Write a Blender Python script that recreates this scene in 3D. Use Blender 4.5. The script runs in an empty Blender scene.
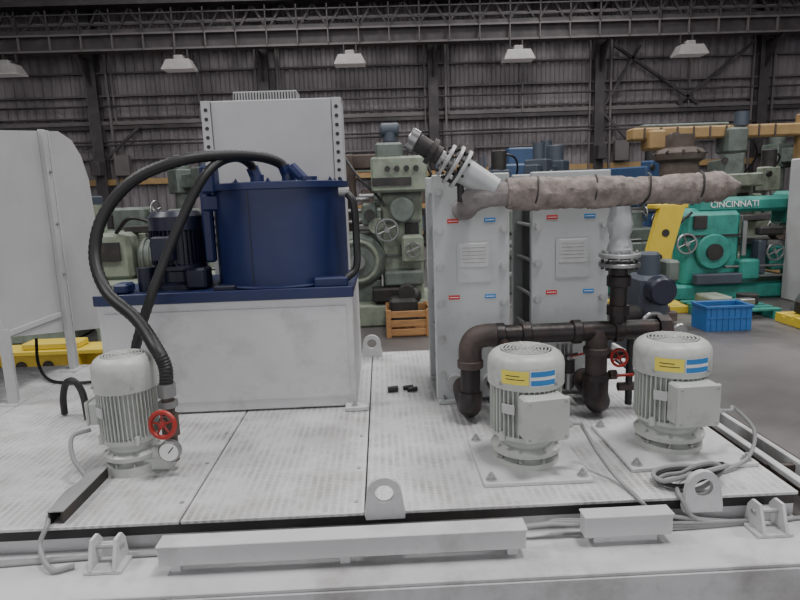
import bpy, bmesh, math, random
from mathutils import Vector as V, Matrix
random.seed(5)
pi=math.pi
# ------------------------------------------------------------ materials
def pm(name,col,rough=.5,metal=0,var=.12,scale=6,dirt=None,damt=.45,dscale=3,bump=0,bscale=40,stretch=(1,1,1),d0=.52,d1=.75):
    m=bpy.data.materials.new(name); m.use_nodes=True
    n=m.node_tree.nodes; l=m.node_tree.links; bs=n['Principled BSDF']
    tc=n.new('ShaderNodeTexCoord'); mp=n.new('ShaderNodeMapping'); l.new(tc.outputs['Object'],mp.inputs[0])
    mp.inputs['Scale'].default_value=stretch
    nz=n.new('ShaderNodeTexNoise'); nz.inputs['Scale'].default_value=scale; nz.inputs['Detail'].default_value=6
    l.new(mp.outputs[0],nz.inputs['Vector'])
    r=n.new('ShaderNodeValToRGB'); l.new(nz.outputs['Fac'],r.inputs[0])
    r.color_ramp.elements[0].position=.3; r.color_ramp.elements[1].position=.7
    r.color_ramp.elements[0].color=(*[c*(1-var) for c in col],1)
    r.color_ramp.elements[1].color=(*[min(1,c*(1+var)) for c in col],1)
    out=r.outputs[0]
    if dirt:
        n2=n.new('ShaderNodeTexNoise'); n2.inputs['Scale'].default_value=dscale; n2.inputs['Detail'].default_value=10; n2.inputs['Roughness'].default_value=.7
        l.new(mp.outputs[0],n2.inputs['Vector'])
        r2=n.new('ShaderNodeValToRGB'); l.new(n2.outputs['Fac'],r2.inputs[0])
        r2.color_ramp.elements[0].position=d0; r2.color_ramp.elements[0].color=(0,0,0,1)
        r2.color_ramp.elements[1].position=d1; r2.color_ramp.elements[1].color=(damt,damt,damt,1)
        mx=n.new('ShaderNodeMixRGB'); l.new(r2.outputs[0],mx.inputs[0]); l.new(out,mx.inputs[1]); mx.inputs[2].default_value=(*dirt,1)
        out=mx.outputs[0]
    l.new(out,bs.inputs['Base Color'])
    bs.inputs['Roughness'].default_value=rough; bs.inputs['Metallic'].default_value=metal
    if bump:
        n3=n.new('ShaderNodeTexNoise'); n3.inputs['Scale'].default_value=bscale; n3.inputs['Detail'].default_value=4
        l.new(mp.outputs[0],n3.inputs['Vector'])
        bp=n.new('ShaderNodeBump'); bp.inputs['Strength'].default_value=bump; bp.inputs['Distance'].default_value=.01
        l.new(n3.outputs['Fac'],bp.inputs['Height']); l.new(bp.outputs[0],bs.inputs['Normal'])
    return m
white=pm('white_paint',(.55,.55,.555),.45,var=.05,dirt=(.23,.215,.2),damt=.5,dscale=5)
whiteb=pm('white_beam_paint',(.56,.56,.565),.5,var=.07,dirt=(.2,.18,.165),damt=.7,dscale=4,d0=.48)
cabg=pm('cabinet_grey',(.44,.44,.445),.45,var=.04,dirt=(.3,.29,.28),damt=.35,dscale=2)
hxg=pm('exchanger_grey',(.43,.445,.445),.4,var=.04,dirt=(.25,.25,.23),damt=.45,dscale=5)
motorg=pm('motor_pale_green',(.47,.49,.455),.4,var=.05,dirt=(.17,.17,.14),damt=.55,dscale=9)
navy=pm('navy_blue_paint',(.009,.018,.078),.42,var=.15,scale=4,dirt=(.03,.045,.10),damt=.5)
navyd=pm('dark_navy',(.008,.011,.028),.4,var=.2)
black=pm('black_rubber',(.011,.011,.012),.5,var=.2)
blkpipe=pm('black_pipe_rust',(.024,.02,.02),.45,metal=.3,var=.3,scale=12,dirt=(.09,.045,.03),damt=.8,dscale=7,bump=.2)
rustp=pm('rusted_pipe',(.065,.048,.042),.65,var=.3,scale=14,dirt=(.03,.022,.02),damt=.8,bump=.3)
insul=pm('worn_insulation',(.245,.21,.19),.95,var=.4,scale=20,dirt=(.09,.06,.042),damt=.9,dscale=9,bump=1,bscale=34)
insul2=pm('grey_insulation',(.25,.225,.22),.9,var=.2,scale=14,dirt=(.1,.07,.055),damt=.8,dscale=8,bump=.8,bscale=30)
redp=pm('red_paint',(.36,.025,.018),.45,var=.15)
steel=pm('steel',(.3,.3,.3),.35,metal=.8,var=.15)
zinc=pm('zinc',(.4,.4,.4),.45,metal=.5,var=.1)
darks=pm('dark_steel',(.035,.033,.032),.55,metal=.3,var=.25,dirt=(.09,.07,.055),damt=.6)
yel=pm('yellow_paint',(.62,.46,.04),.5,var=.08,dirt=(.25,.18,.05),damt=.5)
lyel=pm('sticker_yellow',(.78,.66,.10),.5,var=.02)
lblue=pm('sticker_blue',(.03,.2,.5),.5,var=.02)
binb=pm('bin_blue',(.02,.12,.34),.45,var=.1)
lred=pm('sticker_red',(.55,.03,.03),.5,var=.02)
lwhite=pm('sticker_white',(.72,.72,.72),.5,var=.02)
plate=pm('nameplate',(.47,.47,.47),.4,var=.08,scale=30)
cableg=pm('grey_cable',(.27,.27,.27),.6,var=.08)
green=pm('machine_pale_green',(.225,.26,.20),.5,var=.15,dirt=(.05,.05,.04),damt=.8,dscale=5,d0=.48)
green2=pm('machine_grey_green',(.12,.145,.125),.5,var=.2,dirt=(.04,.04,.036),damt=.8,dscale=4,d0=.48)
teal=pm('machine_teal',(.03,.24,.195),.45,var=.15,dirt=(.02,.06,.055),damt=.75,dscale=5,d0=.5)
greyb=pm('machine_blue_grey',(.055,.068,.09),.5,var=.15,dirt=(.03,.03,.035),damt=.6)
mblue=pm('machine_blue',(.035,.075,.16),.5,var=.15,dirt=(.04,.045,.06),damt=.6)
tan=pm('tan_orange_paint',(.33,.215,.09),.6,var=.15,dirt=(.12,.09,.06),damt=.7)
wood=pm('crate_wood',(.38,.20,.08),.7,var=.2,stretch=(1,6,6))
brown=pm('brown_casting',(.085,.062,.052),.7,var=.25,dirt=(.18,.15,.135),damt=.5)
beamd=pm('structure_steel',(.045,.04,.042),.7,var=.25,scale=2,dirt=(.12,.10,.10),damt=.6,dscale=2)
beaml=pm('girt_steel',(.12,.108,.108),.7,var=.2,scale=2,dirt=(.05,.043,.043),damt=.6,dscale=2)
lampm=pm('lamp_shade',(.30,.285,.28),.6,var=.1)
def emis(name,c,s):
    m=bpy.data.materials.new(name); m.use_nodes=True
    b=m.node_tree.nodes['Principled BSDF']; b.inputs['Base Color'].default_value=(*c,1)
    b.inputs['Emission Color'].default_value=(*c,1); b.inputs['Emission Strength'].default_value=s
    return m
bulb=emis('lamp_lens',(.62,.58,.56),.12)
def deck_mat():
    m=pm('checker_plate_white',(.60,.60,.605),.42,var=.09,scale=2,dirt=(.25,.235,.215),damt=.6,dscale=2.6,d0=.47)
    n=m.node_tree.nodes; l=m.node_tree.links; bs=n['Principled BSDF']
    tc=n.new('ShaderNodeTexCoord')
    hs=[]
    for a,off in ((45,0),(-45,.5)):
        mp=n.new('ShaderNodeMapping'); mp.inputs['Rotation'].default_value=(0,0,math.radians(a)); mp.inputs['Scale'].default_value=(26,62,1); mp.inputs['Location'].default_value=(off,off,0)
        l.new(tc.outputs['Object'],mp.inputs[0])
        vo=n.new('ShaderNodeTexVoronoi'); vo.voronoi_dimensions='2D'; vo.inputs['Scale'].default_value=1; vo.inputs['Randomness'].default_value=0
        l.new(mp.outputs[0],vo.inputs['Vector'])
        mr=n.new('ShaderNodeMapRange'); mr.inputs[1].default_value=.2; mr.inputs[2].default_value=.36; mr.inputs[3].default_value=1; mr.inputs[4].default_value=0
        l.new(vo.outputs['Distance'],mr.inputs[0]); hs.append(mr)
    mx=n.new('ShaderNodeMath'); mx.operation='MAXIMUM'; l.new(hs[0].outputs[0],mx.inputs[0]); l.new(hs[1].outputs[0],mx.inputs[1])
    bp=n.new('ShaderNodeBump'); bp.inputs['Strength'].default_value=.45; bp.inputs['Distance'].default_value=.003
    l.new(mx.outputs[0],bp.inputs['Height']); l.new(bp.outputs[0],bs.inputs['Normal'])
    def overlay(scale,lo,hi,amt,col,gate=None,stretch=None):
        nz=n.new('ShaderNodeTexNoise'); nz.inputs['Scale'].default_value=scale; nz.inputs['Detail'].default_value=10; nz.inputs['Roughness'].default_value=.75
        l.new(tc.outputs['Object'],nz.inputs['Vector'])
        mr=n.new('ShaderNodeMapRange'); mr.inputs[1].default_value=lo; mr.inputs[2].default_value=hi; mr.inputs[4].default_value=amt; l.new(nz.outputs['Fac'],mr.inputs[0])
        f=mr.outputs[0]
        if gate:
            mu=n.new('ShaderNodeMath'); mu.operation='MULTIPLY'; l.new(f,mu.inputs[0]); l.new(gate,mu.inputs[1]); f=mu.outputs[0]
        mc=n.new('ShaderNodeMixRGB'); l.new(f,mc.inputs[0])
        src=bs.inputs['Base Color'].links[0].from_socket; l.new(src,mc.inputs[1]); mc.inputs[2].default_value=(*col,1)
        l.new(mc.outputs[0],bs.inputs['Base Color'])
    overlay(7,.42,.62,.65,(.15,.135,.12),mx.outputs[0])
    overlay(45,.62,.72,.7,(.14,.12,.105))
    return m
deckm=deck_mat()
floorm=pm('concrete_floor',(.13,.122,.12),.45,var=.35,scale=.8,dirt=(.04,.037,.035),damt=.9,dscale=.7,bump=.15,d0=.48)
wallm=pm('corrugated_wall',(.175,.158,.166),.7,var=.28,scale=1.0,dirt=(.075,.065,.068),damt=.85,dscale=.8,stretch=(1.2,1,.3))
ceilm=pm('roof_deck',(.10,.09,.09),.8)
# ------------------------------------------------------------ builder
def frame(ax):
    z=V(ax).normalized(); t=V((0,0,1)) if abs(z.z)<.9 else V((1,0,0))
    x=t.cross(z).normalized(); y=z.cross(x); return x,y,z
def catmull(P,n):
    P=[V(p) for p in P]; Q=[P[0]*2-P[1]]+P+[P[-1]*2-P[-2]]; o=[]
    for i in range(1,len(Q)-2):
        a,b,c,d=Q[i-1:i+3]
        for k in range(n):
            t=k/n; o.append(.5*((2*b)+(c-a)*t+(2*a-5*b+4*c-d)*t*t+(3*b-a-3*c+d)*t**3))
    o.append(P[-1]); return o
class B:
    def __init__(s,name,loc=(0,0,0),rz=0,world=False,parent=None):
        s.n=name;s.loc=V(loc);s.rz=rz;s.w=world;s.v=[];s.f=[];s.m=[];s.ms=[];s.parent=parent
    def add(s,vs,fs,mat):
        if mat not in s.ms: s.ms.append(mat)
        k=s.ms.index(mat);o=len(s.v)
        s.v+=[tuple(v) for v in vs]
        for f in fs: s.f.append([i+o for i in f]); s.m.append(k)
    def box(s,c,d,mat,b=0,R=None):
        c=V(c);h=V(d)/2; b=min(b,min(h)*.9)
        if b<=0:
            vs=[V((x*h.x,y*h.y,z*h.z)) for x in(-1,1) for y in(-1,1) for z in(-1,1)]
            fs=[(0,1,3,2),(4,6,7,5),(0,4,5,1),(2,3,7,6),(0,2,6,4),(1,5,7,3)]
        else:
            vs=[];idx={}
            for x in(-1,1):
                for y in(-1,1):
                    for z in(-1,1):
                        for a in range(3):
                            q=[x*(h.x-b),y*(h.y-b),z*(h.z-b)]; q[a]=(x,y,z)[a]*h[a]
                            idx[(x,y,z,a)]=len(vs);vs.append(V(q))
            fs=[]
            for a in range(3):
                p,q=[i for i in range(3) if i!=a]
                for sg in(-1,1):
                    f=[]
                    for u,w in((-1,-1),(1,-1),(1,1),(-1,1)):
                        k=[0,0,0];k[a]=sg;k[p]=u;k[q]=w;f.append(idx[(*k,a)])
                    fs.append(f)
                for u in(-1,1):
                    for w in(-1,1):
                        k0=[0,0,0];k0[a]=-1;k0[p]=u;k0[q]=w;k1=list(k0);k1[a]=1
                        fs.append([idx[(*k0,p)],idx[(*k1,p)],idx[(*k1,q)],idx[(*k0,q)]])
            for x in(-1,1):
                for y in(-1,1):
                    for z in(-1,1): fs.append([idx[(x,y,z,a)] for a in range(3)])
        if R is not None: vs=[R@v for v in vs]
        s.add([c+v for v in vs],fs,mat)
    def beam(s,p1,p2,w,t,mat,b=0):
        p1=V(p1);p2=V(p2);x,y,z=frame(p2-p1);R=Matrix((x,y,z)).transposed()
        s.box((p1+p2)/2,(w,t,(p2-p1).length),mat,b,R)
    def lathe(s,prof,c,ax,mat,seg=28,a0=0,a1=None):
        x,y,z=frame(ax);c=V(c);vs=[];rings=[]
        full=a1 is None; n=seg if full else seg+1
        for r,h in prof:
            if r<=1e-6 and full: rings.append([len(vs)]);vs.append(c+z*h)
            else:
                rings.append(list(range(len(vs),len(vs)+n)))
                for i in range(n):
                    a=a0+(2*pi*i/seg if full else (a1-a0)*i/seg)
                    vs.append(c+z*h+(x*math.cos(a)+y*math.sin(a))*r)
        fs=[]
        for A,C in zip(rings,rings[1:]):
            for i in range(seg):
                j=(i+1)%seg if full else i+1
                if len(A)==1 and len(C)==1: continue
                if len(A)==1: fs.append((A[0],C[i],C[j]))
                elif len(C)==1: fs.append((A[i],A[j],C[0]))
                else: fs.append((A[i],A[j],C[j],C[i]))
        s.add(vs,fs,mat)
    def cyl(s,p1,p2,r,mat,r2=None,seg=20,b=0):
        p1=V(p1);p2=V(p2);L=(p2-p1).length;r2=r if r2 is None else r2
        pr=[(0,0),(r-b,0)]+([(r,b)] if b else [])+([(r2,L-b)] if b else [])+[(r2-b,L),(0,L)]
        s.lathe(pr,p1,p2-p1,mat,seg)
    def torus(s,c,ax,R,r,mat,seg=28,k=8,scale=None):
        s.lathe([(R+r*math.cos(2*pi*i/k),r*math.sin(2*pi*i/k)) for i in range(k+1)],c,ax,mat,seg)
    def sphere(s,c,r,mat,seg=20,k=10,ax=(0,0,1),sq=1):
        s.lathe([(abs(r*math.sin(pi*i/k)) if 0<i<k else 0,-r*sq*math.cos(pi*i/k)) for i in range(k+1)],c,ax,mat,seg)
    def tube(s,P,r,mat,seg=10,n=8,rib=0,jit=0,smooth=True,rad=None):
        Q=catmull(P,n) if smooth else [V(p) for p in P]
        T=[(Q[min(i+1,len(Q)-1)]-Q[max(i-1,0)]).normalized() for i in range(len(Q))]
        x,y,z=frame(T[0]);vs=[]
        for i,(q,t) in enumerate(zip(Q,T)):
            x=(x-t*x.dot(t)).normalized();y=t.cross(x)
            rr=r*(1+rib*(1 if i%2 else -1))
            if rad: rr*=rad(i/(len(Q)-1))
            for k in range(seg):
                a=2*pi*k/seg;j=rr*(1+random.uniform(-jit,jit));vs.append(q+(x*math.cos(a)+y*math.sin(a))*j)
        fs=[]
        for i in range(len(Q)-1):
            for k in range(seg):
                a=i*seg+k;b=i*seg+(k+1)%seg;fs.append((a,b,b+seg,a+seg))
        fs.append(list(range(seg)));fs.append(list(range(len(vs)-seg,len(vs))))
        s.add(vs,fs,mat)
    def prism(s,poly,c,ux,uy,t,mat):
        c=V(c);ux=V(ux);uy=V(uy);nn=ux.cross(uy).normalized();n=len(poly)
        vs=[c+ux*p[0]+uy*p[1]+nn*e for e in(-t/2,t/2) for p in poly]
        fs=[list(range(n)),list(range(n,2*n))]+[(i,(i+1)%n,(i+1)%n+n,i+n) for i in range(n)]
        s.add(vs,fs,mat)
    def holed(s,poly,hr,c,ux,uy,t,mat,N=40):
        c=V(c);ux=V(ux);uy=V(uy);nn=ux.cross(uy).normalized();O=[];I=[]
        for i in range(N):
            a=2*pi*i/N+.01;dx,dy=math.cos(a),math.sin(a);best=None
            for (x1,y1),(x2,y2) in zip(poly,poly[1:]+poly[:1]):
                ex,ey=x2-x1,y2-y1;den=dx*ey-dy*ex
                if abs(den)<1e-9: continue
                tt=(x1*ey-y1*ex)/den;uu=(x1*dy-y1*dx)/den
                if tt>0 and -1e-6<=uu<=1+1e-6 and(best is None or tt<best): best=tt
            O.append((dx*best,dy*best));I.append((dx*hr,dy*hr))
        vs=[c+ux*p[0]+uy*p[1]+nn*e for e in(-t/2,t/2) for L in(O,I) for p in L];fs=[]
        for i in range(N):
            j=(i+1)%N
            fs+=[(i,j,N+j,N+i),(2*N+i,2*N+j,3*N+j,3*N+i),(i,j,2*N+j,2*N+i),(N+i,N+j,3*N+j,3*N+i)]
        s.add(vs,fs,mat)
    def bolt(s,c,ax,r,mat,h=None):
        c=V(c);a=V(ax).normalized();h=h or r
        s.cyl(c,c+a*h*.3,r*1.5,mat,seg=12);s.cyl(c+a*h*.3,c+a*h*1.2,r,mat,seg=6);s.cyl(c+a*h*1.2,c+a*h*2,r*.5,mat,seg=8)
    def wheel(s,c,ax,R,mat,sp=4,t=.12,hub=None):
        c=V(c);x,y,z=frame(ax);s.torus(c,ax,R,R*t,mat,24,6)
        for i in range(sp):
            a=2*pi*i/sp+.4;s.cyl(c,c+(x*math.cos(a)+y*math.sin(a))*R,R*.09,mat,seg=6)
        s.cyl(c-z*R*.2,c+z*R*.2,R*.25,hub or mat,seg=12)
    def flange(s,c,ax,R,t,mat,nb=8,bm=None):
        c=V(c);x,y,z=frame(ax);s.cyl(c-z*t/2,c+z*t/2,R,mat,seg=28,b=t*.12)
        for i in range(nb):
            a=2*pi*(i+.5)/nb;q=c+(x*math.cos(a)+y*math.sin(a))*R*.8
            s.cyl(q-z*t*1.3,q+z*t*1.3,R*.08,bm or mat,seg=6)
    def done(s,ang=35):
        me=bpy.data.meshes.new(s.n)
        off=s.loc if s.w else V((0,0,0))
        me.from_pydata([tuple(V(v)-off) for v in s.v],[],s.f)
        for m in s.ms: me.materials.append(m)
        me.polygons.foreach_set('material_index',s.m)
        bm=bmesh.new();bm.from_mesh(me);bmesh.ops.recalc_face_normals(bm,faces=bm.faces);bm.to_mesh(me);bm.free()
        me.polygons.foreach_set('use_smooth',[True]*len(me.polygons))
        me.set_sharp_from_angle(angle=math.radians(ang))
        o=bpy.data.objects.new(s.n,me);o.location=s.loc;o.rotation_euler=(0,0,s.rz)
        bpy.context.collection.objects.link(o)
        if s.parent: o.parent=s.parent
        return o
DZ=.70
# ------------------------------------------------------------ building shell
WY=22
o=B('floor');o.box((0,5,-.05),(52,38,.1),floorm);o.done()
o=B('wall_back')
vs=[];xs=[];x=-26;k=0
prof=[(0,0),(.11,0),(.16,.05),(.27,.05)]
while x<26:
    for dx,dy in prof: xs.append((x+dx,WY-dy))
    x+=.32
for (a,b) in xs: vs+=[(a,b,0),(a,b,11)]
fs=[(2*i,2*i+2,2*i+3,2*i+1) for i in range(len(xs)-1)]
o.add(vs,fs,wallm);o.done(20)
o=B('wall_left');o.box((-26.1,5,5.5),(.2,36,11),wallm);o.done()
o=B('wall_right');o.box((26.1,5,5.5),(.2,36,11),wallm);o.done()
o=B('ceiling');o.box((0,5,11.1),(52,38,.2),ceilm);o.done()
o=B('trim_wall_steelwork')
for i in range(-2,6):
    cx=-9.6+5.78*(i+0)
    if abs(cx)>25: continue
    o.box((cx,WY-.22,5.5),(.34,.03,11),beamd);o.box((cx,WY-.5,5.5),(.34,.03,11),beamd);o.box((cx,WY-.36,5.5),(.03,.26,11),beamd)
    o.box((cx+.45,WY-.3,5.5),(.07,.07,11),beaml);o.box((cx-.28,WY-.3,3.5),(.05,.05,7),beaml)
    o.prism([(0,0),(.9,.0),(0,-.9)],(cx,WY-.5,6.5),(0,-1,0),(0,0,1),.05,beamd)
    o.box((cx,WY-.75,2.9),(.3,.4,.5),beamd,.03)
for z,h,mm in ((2.45,.2,tan),(3.25,.06,beaml),(4.45,.13,beaml),(4.3,.12,beamd),(4.62,.05,beamd),(5.35,.06,beaml),(6.1,.06,beaml)):
    o.box((0,WY-.17,z),(51,.14,h),mm)
# conduits and pipes running along the wall
for z in (3.7,3.82,5.0): o.cyl((-25,WY-.32,z),(25,WY-.32,z),.035,beamd,seg=8)
for a,b in (((8.3,6.5),(11.3,4.5)),((13.2,6.5),(10.6,4.5)),((9.0,3.2),(7.9,4.3)),((-9.4,3.3),(-8.2,4.3)),((7.9,4.4),(9.2,6.5))):
    o.beam((a[0],WY-.3,a[1]),(b[0],WY-.3,b[1]),.09,.09,beamd)
for X in (-3.3,-9.0,2.5,5.1,-6.1,11): o.box((X,WY-.25,5.6),(.05,.05,2.4),beaml)
for X,Z in ((-8.9,3.0),(-2.9,2.95),(3.1,3.0),(8.6,2.95)): o.box((X,WY-.35,Z),(.5,.25,.7),beaml,.02)
o.done()
o=B('crane_runway_girder')
G=WY-1.3
o.box((0,G,6.55),(51,.34,.06),beaml);o.box((0,G,6.78),(51,.05,.42),beamd);o.box((0,G,7.02),(51,.4,.06),beaml)
o.box((0,G-.1,7.12),(51,.1,.12),beamd)
o.box((0,G+.3,7.45),(51,.1,.1),beaml);o.box((0,G,7.95),(51,.5,.14),beamd);o.box((0,G,8.3),(51,.06,.5),beamd);o.box((0,G,8.6),(51,.5,.1),beaml);o.box((0,G,9.1),(51,.06,.8),beamd)
for z in (7.3,7.6): o.box((0,G-.25,z),(51,.035,.035),beamd)
for i in range(52):
    X=-25+i*.98
    o.box((X,G-.17,6.78),(.03,.1,.42),beaml);o.box((X,G-.25,7.4),(.035,.035,.7),beamd)
    o.beam((X,G+.2,7.1),(X+.49,G+.2,7.9),.07,.07,beamd);o.beam((X+.49,G+.2,7.9),(X+.98,G+.2,7.1),.07,.07,beamd)
o.done()
for X in (-6.2,-.8,4.6,10.2,-11.6):
    o=B('high_bay_lamp',(X,WY-1.75,5.98))
    vs=[(sx*w,sy*d,z) for (w,d,z) in ((.5,.3,-.16),(.36,.2,.14)) for sx,sy in((-1,-1),(1,-1),(1,1),(-1,1))]
    o.add(vs,[(4,5,6,7),(0,1,5,4),(1,2,6,5),(2,3,7,6),(3,0,4,7)],lampm);o.box((0,0,-.165),(.98,.58,.02),bulb);o.box((0,0,.2),(.3,.25,.16),lampm,.03)
    for sx in(-.2,.2): o.box((sx,.25,.38),(.04,.04,.34),beamd)
    for sx in(-.2,.2): o.box((sx,.13,.22),(.04,.26,.04),beamd)
    o.done()
# ------------------------------------------------------------ skid
x0,x1,y0,y1=-3.1,1.33,1.78,3.76
o=B('equipment_skid',(-.9,2.7,0),world=True)
seams=[x0,-1.9,-.68,-.09,x1-.0]
for a,b in zip(seams,seams[1:]):
    o.box(((a+b)/2,(y0+y1)/2,DZ-.006),(b-a-.006,y1-y0,.012),deckm,.002)
o.box(((x0+x1)/2,(y0+y1)/2,DZ-.03),(x1-x0-.02,y1-y0-.02,.034),darks)
o.box(((x0+x1)/2,y0+.03,.645),(x1-x0,.012,.085),whiteb)
o.box((-.85,1.68,.597),(4.6,.26,.014),whiteb,.003)
o.box((-.85,1.555,.45),(4.6,.016,.28),whiteb,.003)
o.box((-.85,1.70,.3),(4.6,.016,.56),whiteb)
o.box((-.85,1.62,.03),(4.6,.24,.05),whiteb)
o.box((-.85,y1-.1,.33),(4.6,.1,.65),whiteb)
for X in (-2.8,-1.9,-1,-.1,.7,1.25): o.box((X,(y0+y1)/2,.33),(.08,1.9,.65),whiteb)
# right side frame channel
o.box((1.385,2.75,.69),(.03,2.0,.022),whiteb,.003);o.box((1.475,2.75,.665),(.022,2.0,.07),whiteb,.003);o.box((1.497,2.75,.64),(.02,2.0,.10),rustp);o.box((1.40,2.75,.6),(.14,2.0,.01),darks)
o.box((1.45,2.75,.33),(.03,2.0,.6),rustp)
for Y in (2.0,2.6,3.2): o.box((1.42,Y,.645),(.1,.02,.08),rustp)
for X,Y in [(-.68,y) for y in (1.9,2.2,2.5,2.8)]+[(-.09,y) for y in (1.85,2.1,2.4,2.7)]:
    o.cyl((X-.03,Y,DZ),(X-.03,Y,DZ+.003),.008,zinc,seg=10)
o.done()
o=B('cable_tray',(-.15,1.66,.604),world=True)
o.box((-.152,1.668,.667),(1.1,.06,.066),white,.004);o.box((-.152,1.666,.6995),(1.105,.068,.005),white,.002)
for X in (-.66,-.15,.36): o.box((X,1.675,.62),(.03,.03,.034),whiteb)
o.done()
o=B('cable_tray',(.72,1.68,.604),world=True)
o.box((.725,1.70,.669),(.275,.05,.07),white,.004);o.box((.725,1.70,.704),(.28,.058,.005),white,.002);o.box((.725,1.71,.62),(.2,.02,.034),whiteb)
o.done()
def eye(X,Y,z0,s=1):
    o=B('lifting_lug',(X,Y,z0),world=True)
    R=.055*s;pts=[(-.068*s,-.085*s),(.068*s,-.085*s)]+[(R*math.cos(a),R*math.sin(a)) for a in [math.radians(d) for d in range(0,181,15)]]
    o.holed(pts,.03*s,(X,Y,z0+.085*s),(1,0,0),(0,0,1),.02,whiteb)
    o.done()
eye(-.025,1.768,.685);eye(1.0,1.768,.655);eye(-.09,3.66,DZ,1.0)
def clevis(X,Y):
    o=B('clevis_bracket',(X,Y,.604),world=True)
    o.box((X,Y,.61),(.115,.1,.012),whiteb,.002)
    for sx in(-.036,.036):
        o.prism([(-.05,0),(.05,0),(.04,.06),(.02,.085),(-.02,.085)],(X+sx,Y,.616),(0,1,0),(0,0,1),.01,whiteb)
    o.cyl((X-.05,Y,.67),(X+.05,Y,.67),.008,zinc,seg=12);o.box((X,Y+.035,.64),(.07,.01,.045),whiteb)
    o.done()
clevis(-.88,1.71);clevis(1.19,1.725)
o=B('channel_bracket',(-1.075,1.95,DZ),world=True)
o.box((-1.055,1.96,DZ+.02),(.006,.32,.04),darks);o.box((-1.095,1.96,DZ+.02),(.006,.32,.04),darks);o.box((-1.075,1.96,DZ+.042),(.05,.32,.004),zinc)
o.done()
# ------------------------------------------------------------ tank stand + hydraulic tank
o=B('tank_stand',(-.74,3.1,DZ),world=True)
sx0,sx1,sy0,sy1=-1.325,-.15,2.76,3.5
o.box(((sx0+sx1)/2,(sy0+sy1)/2,.975),(sx1-sx0,sy1-sy0,.535),white,.006)
o.box(((sx0+sx1)/2,sy0-.002,.98),(sx1-sx0-.06,.006,.44),white,.002)
o.box((sx0+.02,sy0-.0,.71),(.09,.05,.015),whiteb);o.box((sx1-.0,sy0-.03,.712),(.11,.07,.02),whiteb,.003);o.bolt((sx1-.01,sy0-.04,.722),(0,0,1),.011,zinc)
o.box(((sx0+sx1)/2,(sy0+sy1)/2,.705),(sx1-sx0-.05,sy1-sy0-.05,.01),darks)
o.done()
o=B('blue_hydraulic_tank',(-.74,3.1,1.245),world=True)
o.box(((sx0+sx1)/2,(sy0+sy1)/2,1.26),(sx1-sx0+.01,sy1-sy0+.02,.03),navy,.004)
o.box(((sx0+sx1)/2,sy0-.012,1.265),(sx1-sx0+.015,.012,.05),navy,.003)
tx,ty,tr=-.515,3.15,.332
o.lathe([(0,1.275),(tr,1.275),(tr,1.745),(tr+.02,1.747),(tr+.02,1.775),(tr,1.777),(tr-.02,1.78),(0,1.78)],(tx,ty,0),(0,0,1),navy,64)
o.torus((tx,ty,1.285),(0,0,1),tr+.004,.008,navy,48,6)
o.box((tx-.1,ty-tr*.953-.001,1.52),(.004,.004,.44),navyd)
for a in range(0,360,30):
    o.bolt((tx+.315*math.cos(math.radians(a)),ty+.315*math.sin(math.radians(a)),1.78),(0,0,1),.008,navy)
for fx,fy in ((-.455,3.08),(-.62,3.12)):
    o.cyl((fx,fy,1.775),(fx,fy,1.82),.035,navy,seg=16);o.cyl((fx,fy,1.80),(fx-.02,fy-.01,1.86),.032,navy,seg=6)
o.cyl((-.36,3.0,1.775),(-.43,3.03,1.85),.028,navy,seg=8);o.cyl((-.35,3.0,1.77),(-.35,3.0,1.80),.045,navy,seg=16)
o.box((-.82,2.98,1.80),(.07,.1,.13),navy,.01);o.box((-.85,3.0,1.6),(.05,.05,.4),navy,.01);o.box((-.82,2.98,1.69),(.1,.03,.08),navy,.01)
o.tube([(-.165,2.95,1.72),(-.13,2.93,1.66),(-.125,2.93,1.5),(-.13,2.9,1.36),(-.18,2.86,1.31)],.018,black,10,8);o.cyl((-.2,2.95,1.72),(-.15,2.95,1.72),.022,steel)
o.box((-.25,2.85,1.3),(.16,.06,.045),navy,.006);o.box((-.75,2.83,1.29),(.1,.05,.03),navyd,.006);o.box((-1.25,2.9,1.3),(.07,.1,.05),navy,.01)
mx,my=-1.03,3.07
o.lathe([(0,1.27),(.15,1.27),(.15,1.30),(.1,1.31),(.1,1.36),(.135,1.37),(.135,1.39),(.115,1.4),(.115,1.56),(.13,1.565),(.132,1.63),(.11,1.655),(0,1.66)],(mx,my,0),(0,0,1),navyd,36)
for i in range(36):
    a=2*pi*i/36;R=Matrix.Rotation(a,3,'Z');o.box(V((mx,my,1.48))+R@V((.12,0,0)),(.026,.004,.17),navyd,0,R)
o.box((mx-.02,my-.15,1.48),(.1,.07,.12),navyd,.008);o.box((mx+.12,my-.1,1.33),(.1,.12,.1),navyd,.01);o.cyl((mx-.13,my-.12,1.27),(mx-.13,my-.12,1.39),.04,navyd)
o.done()
o=B('perforated_frame_cabinet',(-.6,3.62,DZ),world=True)
cx0,cx1,cy0,cy1=-.985,-.205,3.53,3.75
o.box(((cx0+cx1)/2,3.64,1.475),(cx1-cx0-.1,cy1-cy0-.02,1.55),cabg,.005)
for X in(cx0+.025,cx1-.025):
    o.box((X,cy0+.002,1.475),(.05,.006,1.55),cabg,.001);o.box((X+(-.024 if X<-.5 else .024),3.64,1.475),(.006,.22,1.55),cabg,.001)
    for i in range(16):
        o.cyl((X,cy0-.003,2.2-i*.05),(X,cy0-.0005,2.2-i*.05),.011,black,seg=10)
    o.box((X,3.64,2.245),(.06,.2,.01),cabg)
o.box((-.63,3.63,2.27),(.36,.14,.06),zinc,.004)
for i in range(22):
    o.box((-.80+i*.0162,3.558,2.27),(.006,.003,.045),darks)
o.done()
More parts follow.
